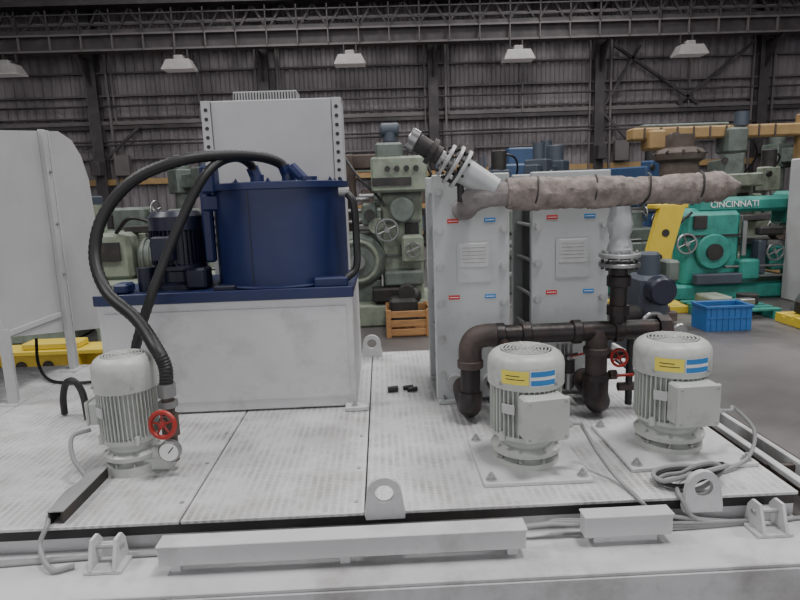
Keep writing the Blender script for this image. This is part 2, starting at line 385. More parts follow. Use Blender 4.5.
# ------------------------------------------------------------ left cabinet
o=B('ventilation_hood_cabinet',(-2.5,3.5,DZ),world=True)
pr=[(2.98,1.06),(4.12,.86),(4.17,1.25),(4.19,1.63),(4.17,1.87),(4.10,2.02),(4.0,2.11),(3.85,2.15),(2.98,2.07)]
o.prism(pr,(-2.44,0,0),(0,1,0),(0,0,1),.98,cabg)
o.box((-1.935,3.03,1.38),(.03,.06,1.36),cabg,.003);o.box((-1.92,3.0,.9),(.05,.012,.4),cabg,.002)
o.box((-1.935,3.64,1.42),(.03,.05,1.43),cabg,.003);o.box((-1.95,3.68,1.42),(.06,.006,1.43),white,.002)
o.box((-2.9,3.03,1.38),(.05,.05,1.36),cabg);o.box((-2.9,3.62,1.4),(.05,.05,1.4),cabg)
o.box((-1.945,3.3,1.06),(.012,.6,.03),cabg,.002)
for X in(-1.94,-2.9):
    for Y in(3.03,3.63): o.box((X,Y,.706),(.1,.1,.012),white)
for z in (1.3,1.6,1.9): o.bolt((-1.92,3.64,z),(1,0,0),.008,zinc)
o.done()
# ------------------------------------------------------------ motors
def motor(name,X,Y,R,H,tb,base,labels=True,mat=motorg,rz=0,tbs=(.155,.07,.15)):
    o=B(name,(X,Y,DZ),rz);k=R/.138;h=H/.44
    if base:
        w,d=base;o.box((0,0,.008),(w,d,.016),white,.003)
        for sx in(-1,1):
            for sy in(-1,1): o.bolt((sx*(w/2-.03),sy*(d/2-.03),.016),(0,0,1),.013,zinc)
    L=lambda p,m=mat,s=44:o.lathe([(r*k,z*h) for r,z in p],(0,0,0),(0,0,1),m,s)
    z0=.016/h if base else 0
    L([(0,z0),(.12,z0),(.12,.034),(.095,.038),(.082,.048),(.088,.056),(.125,.058),(.128,.074),(.118,.08),(.095,.086),(.098,.1),(.118,.115),(.125,.122),(.125,.135),(.112,.14),(.112,.31),(.12,.312),(.12,.32),(0,.32)])
    for i in range(8):
        a=2*pi*(i+.5)/8;o.bolt((.107*k*math.cos(a),.107*k*math.sin(a),.034*h),(0,0,1),.009*k,zinc);o.bolt((.114*k*math.cos(a),.114*k*math.sin(a),.076*h),(0,0,1),.007*k,zinc)
    n=44
    for i in range(n):
        a=2*pi*i/n;Rm=Matrix.Rotation(a,3,'Z');o.box(Rm@V((.117*k,0,.225*h)),(.026*k,.0045*k,.175*h),mat,0,Rm)
    L([(.118,.308),(.136,.308),(.138,.312),(.138,.385),(.134,.402),(.124,.416),(.108,.426),(.096,.43),(.094,.426),(0,.426)])
    for rr in (.02,.033,.046,.059,.072,.085): o.torus((0,0,.429*h),(0,0,1),rr*k,.0028,mat,28,5)
    L([(0,.4265),(.092,.4265)],darks)
    for i in range(8):
        a=2*pi*i/8;Rm=Matrix.Rotation(a,3,'Z');o.box(Rm@V((.047*k,0,.43*h)),(.09*k,.005,.005),mat,0,Rm)
    for a in (.6,2.2,3.8,5.3):
        o.bolt((.138*k*math.cos(a),.138*k*math.sin(a),.33*h),(math.cos(a),math.sin(a),0),.005,zinc)
        o.cyl((.13*k*math.cos(a),.13*k*math.sin(a),.12*h),(.13*k*math.cos(a),.13*k*math.sin(a),.15*h),.012*k,mat)
    a=math.radians(tb);Rm=Matrix.Rotation(a-pi/2+pi,3,'Z');d=V((math.cos(a),math.sin(a),0))
    w,dd,hh=[q*k for q in tbs];c=d*(.11*k+dd/2)+V((0,0,.225*h))
    o.box(c,(w,dd,hh),mat,.008,Rm);o.box(c+d*(dd/2+.004),(w+.006,.012,hh+.006),mat,.005,Rm)
    for sx in(-1,1):
        for sz in(-1,1):
            q=c+d*(dd/2+.01)+Rm@V((sx*(w/2-.012),0,sz*(hh/2-.012)));o.cyl(q,q+d*.004,.005,zinc,seg=8)
    sd=Rm@V((1,0,0));sd=sd if sd.x>0 else -sd
    g=c+sd*(w/2)+V((0,0,-.04*k));o.cyl(g,g+sd*.03,.014*k,zinc,seg=6)
    Rp=Matrix.Rotation(-.7,3,'Z');o.box(Rp@V((0,-.133*k,.24*h)),(.05*k,.006,.035*h),plate,.001,Rp)
    if labels:
        rr=.1392*k;b=math.radians
        def st(a0,a1,z0,z1,m,q=0):
            o.lathe([(rr+q,z0*h),(rr+q,z1*h)],(0,0,0),(0,0,1),m,10,b(a0),b(a1))
        st(-50,-9,.333,.382,lyel);st(-7,33,.328,.384,lwhite);st(-6,32,.331,.35,lblue,.0006);st(-6,32,.362,.381,lblue,.0006);st(-43,-15,.35,.353,darks,.0006);st(-43,-22,.362,.365,darks,.0006)
    o.done();return V((X,Y,DZ))+g+sd*.03
g1=motor('pump_motor',.505,2.1,.138,.445,-80,(.38,.40))
g2=motor('pump_motor',1.08,2.17,.138,.445,-86,(.46,.42))
motor('small_pump_motor',-.985,2.2,.112,.46,178,None,labels=False,tbs=(.12,.05,.11))
def cable(name,P,r=.007,m=cableg,n=8):
    o=B(name,P[0],world=True);o.tube(P,r,m,8,n);o.done()
cable('motor_cable',[g1,g1+V((.03,-.0,-.0)),(.69,2.02,.86),(.73,1.97,.78),(.77,1.90,.72),(.79,1.80,.708),(.795,1.755,.705),(.86,1.748,.66),(1.1,1.76,.615)])
cable('motor_cable',[g2,g2+V((.04,0,.0)),(1.29,2.1,.87),(1.34,2.05,.80),(1.28,1.98,.73),(1.15,1.92,.712),(1.02,1.9,.712),(.96,1.85,.712),(.93,1.765,.705),(1.0,1.75,.63),(1.3,1.77,.612),(1.44,1.77,.612)])
o=B('cable_coil',(1.0,1.86,DZ),world=True)
for i in range(3):
    P=[(1.01+(.105+.008*i)*math.cos(t*pi/6),1.87+(.06+.005*i)*math.sin(t*pi/6),.709+.01*i+.05*max(0,math.cos(t*pi/6+.5*i))) for t in range(13)]
    o.tube(P,.008,darks if i==1 else cableg,8,4)
o.done()
for i,dy in enumerate((0,.014,.026)):
    cable('channel_cable',[(-1.6,1.70+dy,.612+.004*i),(-1.1,1.735+dy*.5,.611),(-.8,1.745+dy*.3,.612),(.0,1.745,.611+.012*i),(.45,1.735+dy*.3,.65),(.55,1.735+dy,.65),(.9,1.745,.612+.01*i),(1.3,1.765,.613)],.006)
cable('motor_cable',[(-1.12,2.17,.87),(-1.17,2.13,.86),(-1.15,2.08,.80),(-1.1,2.05,.73),(-1.14,2.0,.71),(-1.12,1.85,.71),(-1.09,1.775,.712),(-1.1,1.74,.66),(-1.04,1.68,.62),(-.98,1.7,.615)],.008)
cable('black_hose',[(-1.57,2.82,.71),(-1.555,2.80,.80),(-1.52,2.78,.875),(-1.47,2.76,.885),(-1.43,2.74,.83),(-1.41,2.72,.71)],.016,black)
cable('black_hose',[(-2.2,3.75,.88),(-2.12,3.6,.76),(-1.95,3.4,.712),(-1.75,3.32,.712),(-1.62,3.35,.712)],.009,black)
o=B('valve_and_gauge_assembly',(-.82,2.15,DZ),world=True)
vx,vy=-.82,2.16
o.cyl((-.9,2.18,.765),(vx,vy,.765),.028,motorg);o.cyl((vx,vy,.74),(vx,vy,1.0),.022,brown,seg=16)
o.box((-.9,2.2,.73),(.14,.1,.06),motorg,.01)
o.cyl((vx,vy,.84),(vx,vy,.92),.034,brown,seg=8);o.cyl((vx,vy,.95),(vx,vy,.975),.036,steel,seg=6);o.cyl((vx,vy,.99),(vx,vy,1.04),.033,steel,seg=6)
o.cyl((vx,vy,.905),(vx-.01,vy-.10,.91),.013,brown,seg=12);o.cyl((vx,vy,.905),(vx-.005,vy-.05,.905),.024,brown,seg=6)
o.wheel((vx+.01,vy-.10,.918),(-.15,-1,.1),.046,redp,5,.2)
gx,gz=-.81,.80
o.cyl((gx,vy,.80),(gx,vy-.05,.80),.01,steel);o.cyl((gx,vy-.04,gz),(gx,vy-.068,gz),.041,steel,seg=28,b=.004);o.cyl((gx,vy-.0685,gz),(gx,vy-.0695,gz),.034,lwhite,seg=28);o.box((gx+.008,vy-.0705,gz+.008),(.004,.001,.03),black,0,Matrix.Rotation(.7,3,'Y'))
o.done()
o=B('large_hydraulic_hose',(vx,vy,1.0),world=True)
P=[(vx,vy,1.02),(-.82,2.17,1.1),(-.86,2.2,1.17),(-.98,2.35,1.25),(-1.15,2.5,1.34),(-1.23,2.6,1.486),(-1.20,2.66,1.654),(-1.07,2.7,1.80),(-.875,2.75,1.88),(-.70,2.88,1.905),(-.57,2.98,1.90),(-.49,3.06,1.87),(-.47,3.075,1.83)]
o.tube(P,.025,black,14,14,rib=.045);o.done()
o=B('large_hydraulic_hose',(-1.18,2.65,DZ),world=True)
P=[(-1.19,2.68,.71),(-1.17,2.64,.85),(-1.10,2.6,1.08),(-1.02,2.6,1.28),(-.967,2.65,1.425),(-.888,2.7,1.61),(-.80,2.76,1.785),(-.74,2.85,1.87),(-.68,2.98,1.90),(-.64,3.08,1.87),(-.635,3.115,1.83)]
o.tube(P,.021,black,14,14,rib=.045);o.done()
# ------------------------------------------------------------ plate heat exchangers
def hx(xa,xb,yf,zt):
    xm=(xa+xb)/2;w=xb-xa
    o=B('plate_heat_exchanger',(xm,yf+.2,DZ),world=True);zb=.72
    o.box((xm,yf+.02,(zb+zt)/2),(w,.04,zt-zb),hxg,.005)
    o.box((xm,yf+.42,(zb+zt)/2),(w,.04,zt-zb),hxg,.005)
    for i in range(26):
        o.box((xm,yf+.05+i*.0135,(zb+zt)/2),(w-.11+(i%2)*.01,.006,zt-zb-.1),steel if i%2 else darks)
    o.box((xm,yf+.22,zt-.05),(.05,.42,.04),zinc)
    for sx in(-1,1):
        for i in range(6):
            z=zb+.12+i*(zt-zb-.2)/5;X=xm+sx*(w/2-.028)
            o.cyl((X,yf-.012,z),(X,yf+.45,z),.009,zinc,seg=8);o.cyl((X,yf-.004,z),(X,yf,z),.022,zinc,seg=14);o.cyl((X,yf-.016,z),(X,yf,z),.015,zinc,seg=6)
        o.box((xm+sx*(w/2-.05),yf+.02,.712),(.09,.09,.02),hxg,.003);o.box((xm+sx*(w/2-.05),yf+.42,.712),(.09,.09,.02),hxg,.003)
        o.bolt((xm+sx*(w/2-.03),yf-.01,.722),(0,0,1),.01,zinc)
        for z,m in ((zt-.21,(lred,lblue)),(zt-.565,(lred,lblue))):
            X=xm+sx*w*.24
            o.box((X,yf-.001,z),(.052,.002,.02),m[0 if sx<0 else 1]);o.box((X,yf-.0025,z),(.042,.001,.003),lwhite)
    o.box((xm+.01,yf-.002,zt-.40),(.16,.003,.19),hxg,.001)
    for sx in(-1,1): o.box((xm+.01+sx*.08,yf-.003,zt-.40),(.002,.002,.19),zinc);o.box((xm+.01,yf-.003,zt-.40+sx*.095),(.16,.002,.002),zinc)
    o.box((xm+.01,yf-.004,zt-.37),(.13,.003,.11),plate,.001)
    for i in range(5): o.box((xm+.01,yf-.0058,zt-.335-i*.017),(.11,.001,.001),darks)
    for sx in(-.75,.75):
        o.cyl((xm+sx*w*.33,yf-.03,.80),(xm+sx*w*.33,yf,.80),.045,zinc,seg=20)
    o.done()
hx(.235,.588,2.76,1.78);hx(.70,1.07,2.80,1.78)
# piping
o=B('cooling_water_piping',(.8,2.5,DZ),world=True)
py=2.50
def elb(P,r,m): o.tube(P,r,m,18,6)
o.tube([(.36,py,.76),(.36,py,1.0)],.043,blkpipe,20,smooth=False)
elb([(.36,py,.98),(.362,py,1.04),(.385,py,1.078),(.43,py,1.09),(.47,py,1.09)],.05,rustp)
o.cyl((.36,py,.985),(.36,py,.95),.056,rustp,seg=22,b=.004)
elb([(.36,py,.84),(.358,py,.80),(.36,py+.04,.762),(.36,py+.1,.76),(.36,py+.25,.79)],.052,blkpipe)
o.cyl((.46,py,1.09),(1.2,py,1.09),.042,blkpipe,seg=22)
for X in (.49,.60,.82,1.0,1.19): o.cyl((X-.02,py,1.09),(X+.02,py,1.09),.052,blkpipe,seg=22,b=.004)
o.cyl((1.17,py,1.09),(1.22,py,1.09),.06,blkpipe,seg=8)
o.cyl((.91,py,1.10),(.91,py,.84),.046,rustp,seg=22);o.cyl((.91,py,1.02),(.91,py,.99),.056,rustp,seg=22,b=.004)
o.cyl((.91,py,.90),(.91,py,.875),.06,blkpipe,seg=8)
elb([(.91,py,.88),(.91,py,.80),(.93,py+.03,.765),(.95,py+.12,.765),(.95,py+.28,.79)],.055,blkpipe)
o.cyl((.5,2.3,1.02),(.5,2.5,1.08),.02,blkpipe)
o.cyl((1.0,py,1.12),(1.0,py,1.36),.036,blkpipe,seg=20);o.cyl((1.0,py,1.16),(1.0,py,1.20),.05,blkpipe,seg=8);o.cyl((1.0,py,1.28),(1.0,py,1.33),.05,blkpipe,seg=20,b=.005)
o.flange((1.0,py,1.375),(0,0,1),.085,.016,steel,8,darks);o.flange((1.0,py,1.415),(0,0,1),.085,.016,zinc,8,zinc)
o.tube([(1.0,py,1.42),(1.0,py,1.5),(.995,py,1.62)],.046,hxg,20,8,jit=.09,rad=lambda t:1+.12*math.sin(t*11))
o.tube([(.52,py,1.685),(.75,py,1.682),(1.0,py,1.68),(1.25,py,1.68),(1.40,py,1.685),(1.50,py,1.69)],.066,insul,22,14,jit=.07,rad=lambda t:(.95+.05*math.sin(t*23)+.07*math.sin(t*9))*(1 if t<.8 else max(.12,1-(t-.8)*4.2)))
for X in (.62,.86,1.08,1.3): o.tube([(X,py,1.615),(X+.01,py-.063,1.66),(X+.02,py-.05,1.73),(X+.03,py,1.752)],.004,darks,6,6)
o.tube([(.36,py+.02,1.66),(.40,py,1.675),(.46,py,1.685),(.54,py,1.685)],.05,insul2,20,6,jit=.03)
elb([(.37,2.75,1.62),(.37,2.62,1.63),(.37,2.53,1.65),(.40,py,1.672)],.048,insul2)
A=V((.13,2.5,1.92));C=V((.46,2.5,1.71));D=(C-A).normalized()
o.cyl(A,A+D*.14,.038,darks,seg=18,b=.004);o.cyl(A-D*.01,A+D*.03,.046,steel,seg=18,b=.004);o.cyl(A+D*.12,A+D*.2,.03,zinc,seg=18)
o.cyl(A+D*.09,A+D*.11,.055,darks,seg=18)
for k in (.17,.205,.24): o.flange(A+D*k,D,.07 if k<.2 else .085,.014,zinc if k<.22 else hxg,8,darks)
o.cyl(A+D*.24,A+D*.40,.056,hxg,r2=.05,seg=20)
o.cyl((.33,2.5,1.66),(.33,2.5,1.80),.014,darks)
X,z=1.0,.975
o.cyl((X,2.5,z),(X,2.62,z),.014,brown);o.wheel((X,2.47,z),(.1,-1,.2),.036,redp,4,.18);o.cyl((.93,2.52,z),(X+.05,2.52,z),.018,darks,seg=8)
o.cyl((.97,2.5,.89),(1.0,2.5,.89),.022,brown,seg=8);o.beam((.99,2.47,.895),(1.06,2.46,.90),.018,.008,redp)
for X in (.50,.80,.84): 
    o.cyl((X,2.66,.78),(X,2.66,1.0),.018,steel,seg=10);o.cyl((X,2.66,.86),(X,2.66,.92),.03,darks,seg=8);o.cyl((X,2.66,.8),(X,2.75,.8),.03,darks,seg=10)
    o.beam((X,2.64,.94),(X+.07,2.62,.96),.016,.006,redp if X>.82 else darks)
o.tube([(.62,2.7,.9),(.63,2.62,.88),(.66,2.6,.8),(.72,2.6,.74),(.8,2.62,.73)],.014,darks,8,6)
o.cyl((1.1,2.6,.715),(1.1,2.6,1.05),.016,darks);o.cyl((1.05,2.6,.80),(1.2,2.6,.80),.02,rustp)
o.done()
o=B('loose_bolts',(-.02,2.95,DZ),world=True)
for X,Y,r in ((0,2.95,.016),(.08,2.98,.012),(.1,2.95,.012)): o.cyl((X,Y,DZ+r),(X+.05,Y+.01,DZ+.001+r),r,darks,seg=8)
o.done()
# ------------------------------------------------------------ background machines
def mill(name,x,y,s,mat,rz=0,m2=darks):
    o=B(name,(x,y,0),rz);S=lambda *a:tuple(q*s for q in a);b=.03*s
    o.box(S(0,0,.1),S(.9,1.3,.2),mat,b);o.box(S(0,.3,.9),S(.55,.6,1.5),mat,b)
    o.box(S(0,.05,1.75),S(.42,1.3,.28),mat,b);o.box(S(0,-.55,1.75),S(.36,.3,.5),mat,b)
    o.cyl(S(0,-.55,1.95),S(0,-.55,2.35),.14*s,m2,b=.02*s);o.cyl(S(0,-.55,1.5),S(0,-.55,1.25),.07*s,steel)
    o.box(S(0,-.25,.7),S(.4,.6,.4),mat,b);o.box(S(0,-.4,.97),S(1.3,.35,.1),steel,.01);o.cyl(S(0,-.35,.2),S(0,-.35,.55),.06*s,steel)
    for q in (-.7,.7): o.wheel(S(q,-.4,.97),(1,0,0),.1*s,steel)
    o.wheel(S(.15,-.6,.75),(0,-1,0),.12*s,steel);o.box(S(.38,.1,1.2),S(.22,.3,.5),mat,b)
    o.cyl(S(-.18,-.7,1.85),S(-.18,-.75,1.85),.06*s,m2);o.cyl(S(-.3,.1,1.5),S(-.42,.1,1.5),.14*s,mat)
    o.tube([S(.3,.1,1.5),S(.5,-.2,1.9),S(.35,-.5,2.2),S(.1,-.5,2.3)],.02*s,black,6,6);o.box(S(-.05,-.02,1.35),S(.3,.02,.25),darks,.005);o.box(S(0,-.005,.5),S(.35,.02,.3),m2,.005);o.done()
def lathe_m(name,x,y,s,mat,rz=0):
    o=B(name,(x,y,0),rz);S=lambda *a:tuple(q*s for q in a);b=.03*s
    o.box(S(-1.1,0,.35),S(.7,.7,.7),mat,b);o.box(S(1.1,0,.35),S(.5,.6,.7),mat,b);o.box(S(0,0,.8),S(2.9,.45,.22),mat,b);o.box(S(0,0,.56),S(2,.75,.05),darks,.01)
    o.box(S(-1.1,0,1.15),S(.75,.55,.5),mat,b);o.cyl(S(-.72,0,1.15),S(-.58,0,1.15),.19*s,steel,b=.02);o.box(S(.1,-.02,.95),S(.4,.75,.12),steel,.01);o.box(S(.1,-.3,.75),S(.42,.15,.3),mat,b)
    o.box(S(.1,-.05,1.08),S(.15,.25,.15),darks,.01);o.box(S(1.1,0,1.02),S(.4,.3,.3),mat,b);o.cyl(S(.9,0,1.12),S(.65,0,1.12),.04*s,steel);o.wheel(S(1.38,0,1.12),(1,0,0),.11*s,steel)
    o.wheel(S(.0,-.4,.75),(0,-1,0),.11*s,steel);o.box(S(-1.1,-.285,1.08),S(.5,.02,.2),darks,.005);o.box(S(-1.1,-.36,.4),S(.5,.02,.4),darks,.005)
    for i in range(3): o.cyl(S(-1.3+i*.2,-.28,1.3),S(-1.3+i*.2,-.34,1.3),.04*s,darks)
    for z in(.68,.74): o.cyl(S(-.8,-.28,z),S(1.2,-.28,z),.015*s,steel,seg=8)
    o.done()
def drill(name,x,y,s,mat,rz=0):
    o=B(name,(x,y,0),rz);S=lambda *a:tuple(q*s for q in a);b=.03*s
    o.box(S(0,-.3,.12),S(1.0,1.9,.24),mat,b);o.cyl(S(0,.4,.24),S(0,.4,2.7),.2*s,mat,seg=24,b=.02);o.cyl(S(0,.4,.24),S(0,.4,.6),.3*s,mat,seg=24,b=.03)
    o.box(S(.0,-.35,2.05),S(.3,1.7,.36),mat,b);o.box(S(0,.4,2.05),S(.55,.5,.6),mat,b);o.box(S(0,-.7,2.0),S(.5,.45,.7),mat,b)
    o.cyl(S(0,-.7,2.3),S(0,-.7,2.7),.13*s,greyb);o.cyl(S(0,-.7,1.65),S(0,-.7,1.25),.06*s,steel);o.box(S(0,-.8,.5),S(.6,.5,.5),mat,b);o.wheel(S(.3,-.7,1.95),(1,0,0),.15*s,steel)
    o.box(S(0,-.935,2.0),S(.3,.02,.3),darks,.005);o.done()
o=B('horizontal_boring_mill',(.05,8.3,0))
b=.03
o.box((0,0,.15),(1.5,1.3,.3),green,b);o.box((.22,.1,1.1),(.55,.8,1.7),green,b);o.box((.2,-.1,1.95),(.72,.9,.45),green,b)
o.box((.08,-.3,2.25),(.35,.4,.2),green2,b);o.cyl((.1,-.3,2.35),(.1,-.3,2.5),.09,greyb,b=.02);o.cyl((-.02,-.3,2.52),(.22,-.3,2.52),.09,greyb,b=.02)
o.cyl((-.38,-.45,.85),(-.38,.2,.85),.36,green2,seg=36,b=.05);o.torus((-.38,-.46,.85),(0,1,0),.26,.03,green,32,8);o.cyl((-.38,-.55,.85),(-.38,-.4,.85),.1,steel)
o.box((-.38,0,.35),(.6,.8,.5),green2,b);o.box((-.45,.2,1.6),(.12,.5,1.3),brown,.02);o.box((-.3,.2,2.15),(.5,.3,.2),brown,.02);o.box((-.62,0,1.9),(.08,.08,.9),brown)
o.cyl((.22,-.34,1.5),(.22,-.55,1.5),.16,green2,b=.02);o.wheel((.02,-.55,1.25),(0,-1,0),.14,steel);o.box((.34,-.5,1.0),(.28,.3,.35),green,b)
o.box((.22,-.4,.62),(.5,.4,.2),green2,b);o.cyl((-.12,-.35,1.3),(-.12,-.45,1.3),.1,green)
for i in range(4): o.cyl((.05+i*.12,-.56,2.02),(.05+i*.12,-.6,2.02),.035,darks)
for z in (1.7,1.35,.9): o.box((.22,-.31,z),(.5,.02,.03),green2)
o.box((.1,-.56,1.86),(.5,.02,.1),darks);o.box((.35,-.31,1.2),(.18,.03,.25),darks,.01);o.box((-.2,-.2,1.45),(.2,.4,.3),green2,.03);o.cyl((-.2,-.4,1.45),(-.2,-.6,1.45),.07,darks)
o.cyl((.5,-.35,1.95),(.62,-.5,1.1),.02,steel,seg=8);o.tube([(.45,-.3,2.2),(.62,-.4,1.9),(.55,-.4,1.3),(.4,-.35,.9)],.02,black)
for z in (1.2,1.35,1.5,1.65): o.cyl((-.55,-.1,z),(-.2,-.1,z),.03,steel,seg=8)
o.tube([(-.5,-.2,2.2),(-.3,-.35,1.9),(-.1,-.4,1.7),(.0,-.45,1.55)],.018,black,6,6);o.cyl((-.52,-.15,.6),(-.52,-.15,2.2),.035,steel,seg=10)
o.box((.05,-.55,.42),(.5,.25,.18),darks,.02);o.wheel((.34,-.68,1.0),(0,-1,0),.09,steel)
o.done()
o=B('wooden_crate',(.28,7.3,0))
for z in (.06,.17,.28):
    for sy in(-.25,.25): o.box((0,sy,z),(.52,.02,.08),wood,.004)
    for sx in(-.26,.26): o.box((sx,0,z),(.02,.5,.08),wood,.004)
for sx in(-.24,.24):
    for sy in(-.26,.26): o.box((sx,sy,.17),(.06,.03,.34),wood,.004)
o.box((0,0,.02),(.5,.48,.03),wood);o.box((-.05,0,.3),(.35,.3,.3),darks,.04);o.cyl((.0,-.1,.5),(.0,.15,.5),.1,darks);o.sphere((.08,0,.46),.1,darks)
o.done()
lathe_m('engine_lathe',-3.1,7.9,1.15,green,.05)
lathe_m('engine_lathe',-5.6,10.5,1.4,green2,-.2)
o=B('gearbox_machine',(-2.5,6.7,0));o.box((0,0,.45),(1.2,.7,.9),green,.04);o.box((-.4,0,1.15),(.45,.5,.5),green,.04)
o.cyl((-.1,-.1,1.12),(.45,-.1,1.12),.2,green2,b=.03);o.cyl((.45,-.1,1.12),(.55,-.1,1.12),.25,green2,b=.02)
for i in range(8): o.cyl((-.05+i*.06,-.1,1.12),(-.03+i*.06,-.1,1.12),.215,green2)
o.box((-.4,-.27,1.2),(.25,.02,.2),darks);o.box((.35,0,1.5),(.3,.3,.25),green2,.03);o.wheel((-.1,-.4,.7),(0,-1,0),.15,steel)
o.box((.15,0,1.42),(.9,.12,.08),darks,.01);o.cyl((-.55,-.1,1.4),(-.55,-.1,1.7),.09,green);o.box((-.75,-.2,.9),(.25,.3,.5),green,.03)
o.tube([(-.3,-.25,1.4),(-.1,-.35,1.55),(.15,-.3,1.5),(.3,-.2,1.6)],.02,black,6,6);o.cyl((-.7,-.36,1.0),(-.7,-.42,1.0),.08,steel)
o.done()
mill('milling_machine',-2.2,10,.95,green2,.3);mill('milling_machine',-6.5,13,1.0,greyb,-.3)
o=B('yellow_lifting_beam',(-3.2,5.4,0))
o.box((0,0,.42),(1.5,.3,.04),yel,.005);o.box((0,0,.08),(1.5,.3,.04),yel,.005);o.box((0,0,.25),(1.5,.04,.32),yel)
for i in range(6):
    o.cyl((-.6+i*.24,-.03,.27),(-.6+i*.24,-.021,.27),.05,darks);
o.box((0,0,.03),(.3,.3,.06),darks)
o.box((.45,-.1,.25),(.04,.16,.3),yel);o.box((-.45,-.1,.25),(.04,.16,.3),yel);o.box((.2,0,.47),(.5,.2,.06),yel,.01);o.done()
o=B('red_step_ladder',(1.17,5.2,0))
for sx in(-.2,.2):
    o.beam((sx,-.35,0),(sx*.7,0,1.75),.05,.025,redp);o.beam((sx,.45,0),(sx*.7,.02,1.72),.04,.025,redp)
for i in range(6):
    t=(i+.7)/6.5;o.box((0,-.35*(1-t),1.75*t),(.36-.1*t,.09,.025),steel)
o.box((0,0,1.76),(.34,.2,.03),redp);o.done()
o=B('teal_shaper_machine',(5.15,9.0,0))
o.box((-.25,0,.12),(2.7,.9,.24),teal,.04);o.box((-.35,0,.75),(.85,.8,1.1),teal,.06);o.box((-.35,0,1.1),(.95,.7,.5),teal,.1)
o.box((.25,-.1,1.38),(1.6,.42,.22),teal,.05);o.box((.95,-.1,1.3),(.25,.5,.5),teal,.05);o.cyl((.95,-.1,1.1),(.95,-.1,.85),.1,steel)
o.box((.85,-.1,.6),(.75,.8,.35),teal,.03);o.box((.9,-.1,.82),(.95,.75,.1),steel,.01);o.box((.95,-.2,.93),(.3,.3,.14),darks,.02)
o.cyl((-.35,-.41,.72),(-.35,-.47,.72),.26,teal,seg=32,b=.02);o.cyl((-.35,-.47,.72),(-.35,-.5,.72),.12,darks);o.wheel((-.75,-.45,.85),(0,-1,0),.14,steel);o.wheel((.5,-.55,.7),(0,-1,0),.12,steel)
o.box((-.55,-.42,1.15),(.2,.03,.2),darks,.01);o.box((.15,-.45,.45),(.3,.2,.3),teal,.03);o.cyl((.85,-.3,.24),(.85,-.3,.45),.08,steel)
o.cyl((1.35,-.3,.3),(1.35,.2,.3),.22,darks);o.box((1.3,0,.75),(.1,.5,.8),teal,.02);o.cyl((-.9,0,.24),(-.9,0,.6),.12,teal);o.box((-1.15,-.2,.35),(.3,.3,.22),teal,.03)
o.box((-.35,-.415,.95),(.9,.02,.03),darks);o.box((.1,-.42,.9),(.06,.05,.5),steel);o.tube([(-.7,-.45,1.3),(-1.0,-.5,1.0),(-.95,-.45,.4)],.02,black)
o.box((.45,-.45,1.0),(.35,.15,.12),darks,.02);o.box((.35,-.4,.62),(.12,.2,.5),greyb,.02);o.cyl((.6,-.5,.95),(.6,-.3,.95),.08,brown);o.box((-.3,-.5,.33),(.7,.12,.16),greyb,.02)
for z in (.35,.5): o.cyl((-.2,-.5,z),(.9,-.5,z),.02,steel,seg=8)
sh=o.done()
tx_=bpy.data.curves.new('lettering','FONT');tx_.body='CINCINNATI';tx_.size=.125;tx_.extrude=.004;tx_.align_x='CENTER'
to=bpy.data.objects.new('lettering',tx_);bpy.context.collection.objects.link(to);to.parent=sh;to.location=(.0,-.318,1.35);to.rotation_euler=(pi/2,0,0);tx_.materials.append(lwhite)
o=B('yellow_a_frame',(3.55,8.0,0))
o.prism([(-.22,.1),(.12,.1),(.45,1.42),(.12,1.42)],(0,-.1,0),(1,0,0),(0,0,1),.1,yel)
o.beam((.45,.3,.05),(.3,-.05,1.35),.1,.08,yel,.01);o.box((.1,.1,.05),(.9,.7,.1),yel,.01);o.box((.28,0,1.42),(.45,.25,.06),yel,.01)
for t in(.25,.5,.75): o.cyl((-.05+.33*t,-.16,.1+1.3*t),(-.05+.33*t,-.148,.1+1.3*t),.05,darks)
o.done()
o=B('tan_radial_arm_machine',(6.9,11.2,0))
o.box((-.6,0,2.62),(3.4,.35,.22),tan,.03);o.box((-1.9,-.1,2.5),(.3,.45,.35),tan,.04);o.cyl((1.0,0,0),(1.0,0,2.9),.18,tan,b=.02);o.box((1.0,0,.1),(1.2,1,.2),tan,.03)
o.cyl((-.35,-.2,2.7),(-.35,-.2,2.95),.12,greyb);o.box((-.45,-.1,2.45),(.35,.5,.45),green2,.04);o.cyl((-1.6,-.2,2.5),(-1.6,-.35,2.5),.12,brown);o.box((-1.3,0,2.76),(1.6,.2,.06),green2,.02)
for i in range(9): o.box((-2.1+i*.3,-.18,2.62),(.03,.02,.2),brown)
o.done()
o=B('round_iron_casting',(4.95,10.0,0))
o.lathe([(0,0),(.5,0),(.5,.1),(.32,.2),(.28,1.6),(.34,1.72),(.36,1.8),(.30,1.84),(.30,2.05),(.38,2.1),(.40,2.2),(.34,2.26),(.22,2.3),(.22,2.5),(0,2.52)],(0,0,0),(0,0,1),brown,32)
for i in range(10): 
    a=2*pi*i/10;o.bolt((.36*math.cos(a),.36*math.sin(a),2.2),(math.cos(a),math.sin(a),0),.03,darks)
o.done()
o=B('metal_access_stair',(5.95,7.8,0))
o.box((.3,.35,1.0),(.9,.7,2.0),cabg,.02);o.box((.3,-.01,1.0),(.8,.02,1.7),white,.005)
for i in range(8): o.box((-.3+.11*i,-.35,.25+i*.2),(.22,.5,.03),steel)
for sy in(-.6,-.1):
    o.beam((-.5,sy,.0),(.55,sy,1.75),.12,.03,steel);o.beam((-.45,sy,.8),(.5,sy,2.1),.035,.035,steel)
    for t in(.1,.5,.9): o.beam((-.5+1.05*t,sy,1.75*t),(-.5+1.0*t,sy,.8+1.35*t),.03,.03,steel)
o.done()
o=B('blue_plastic_bin',(3.98,6.85,0))
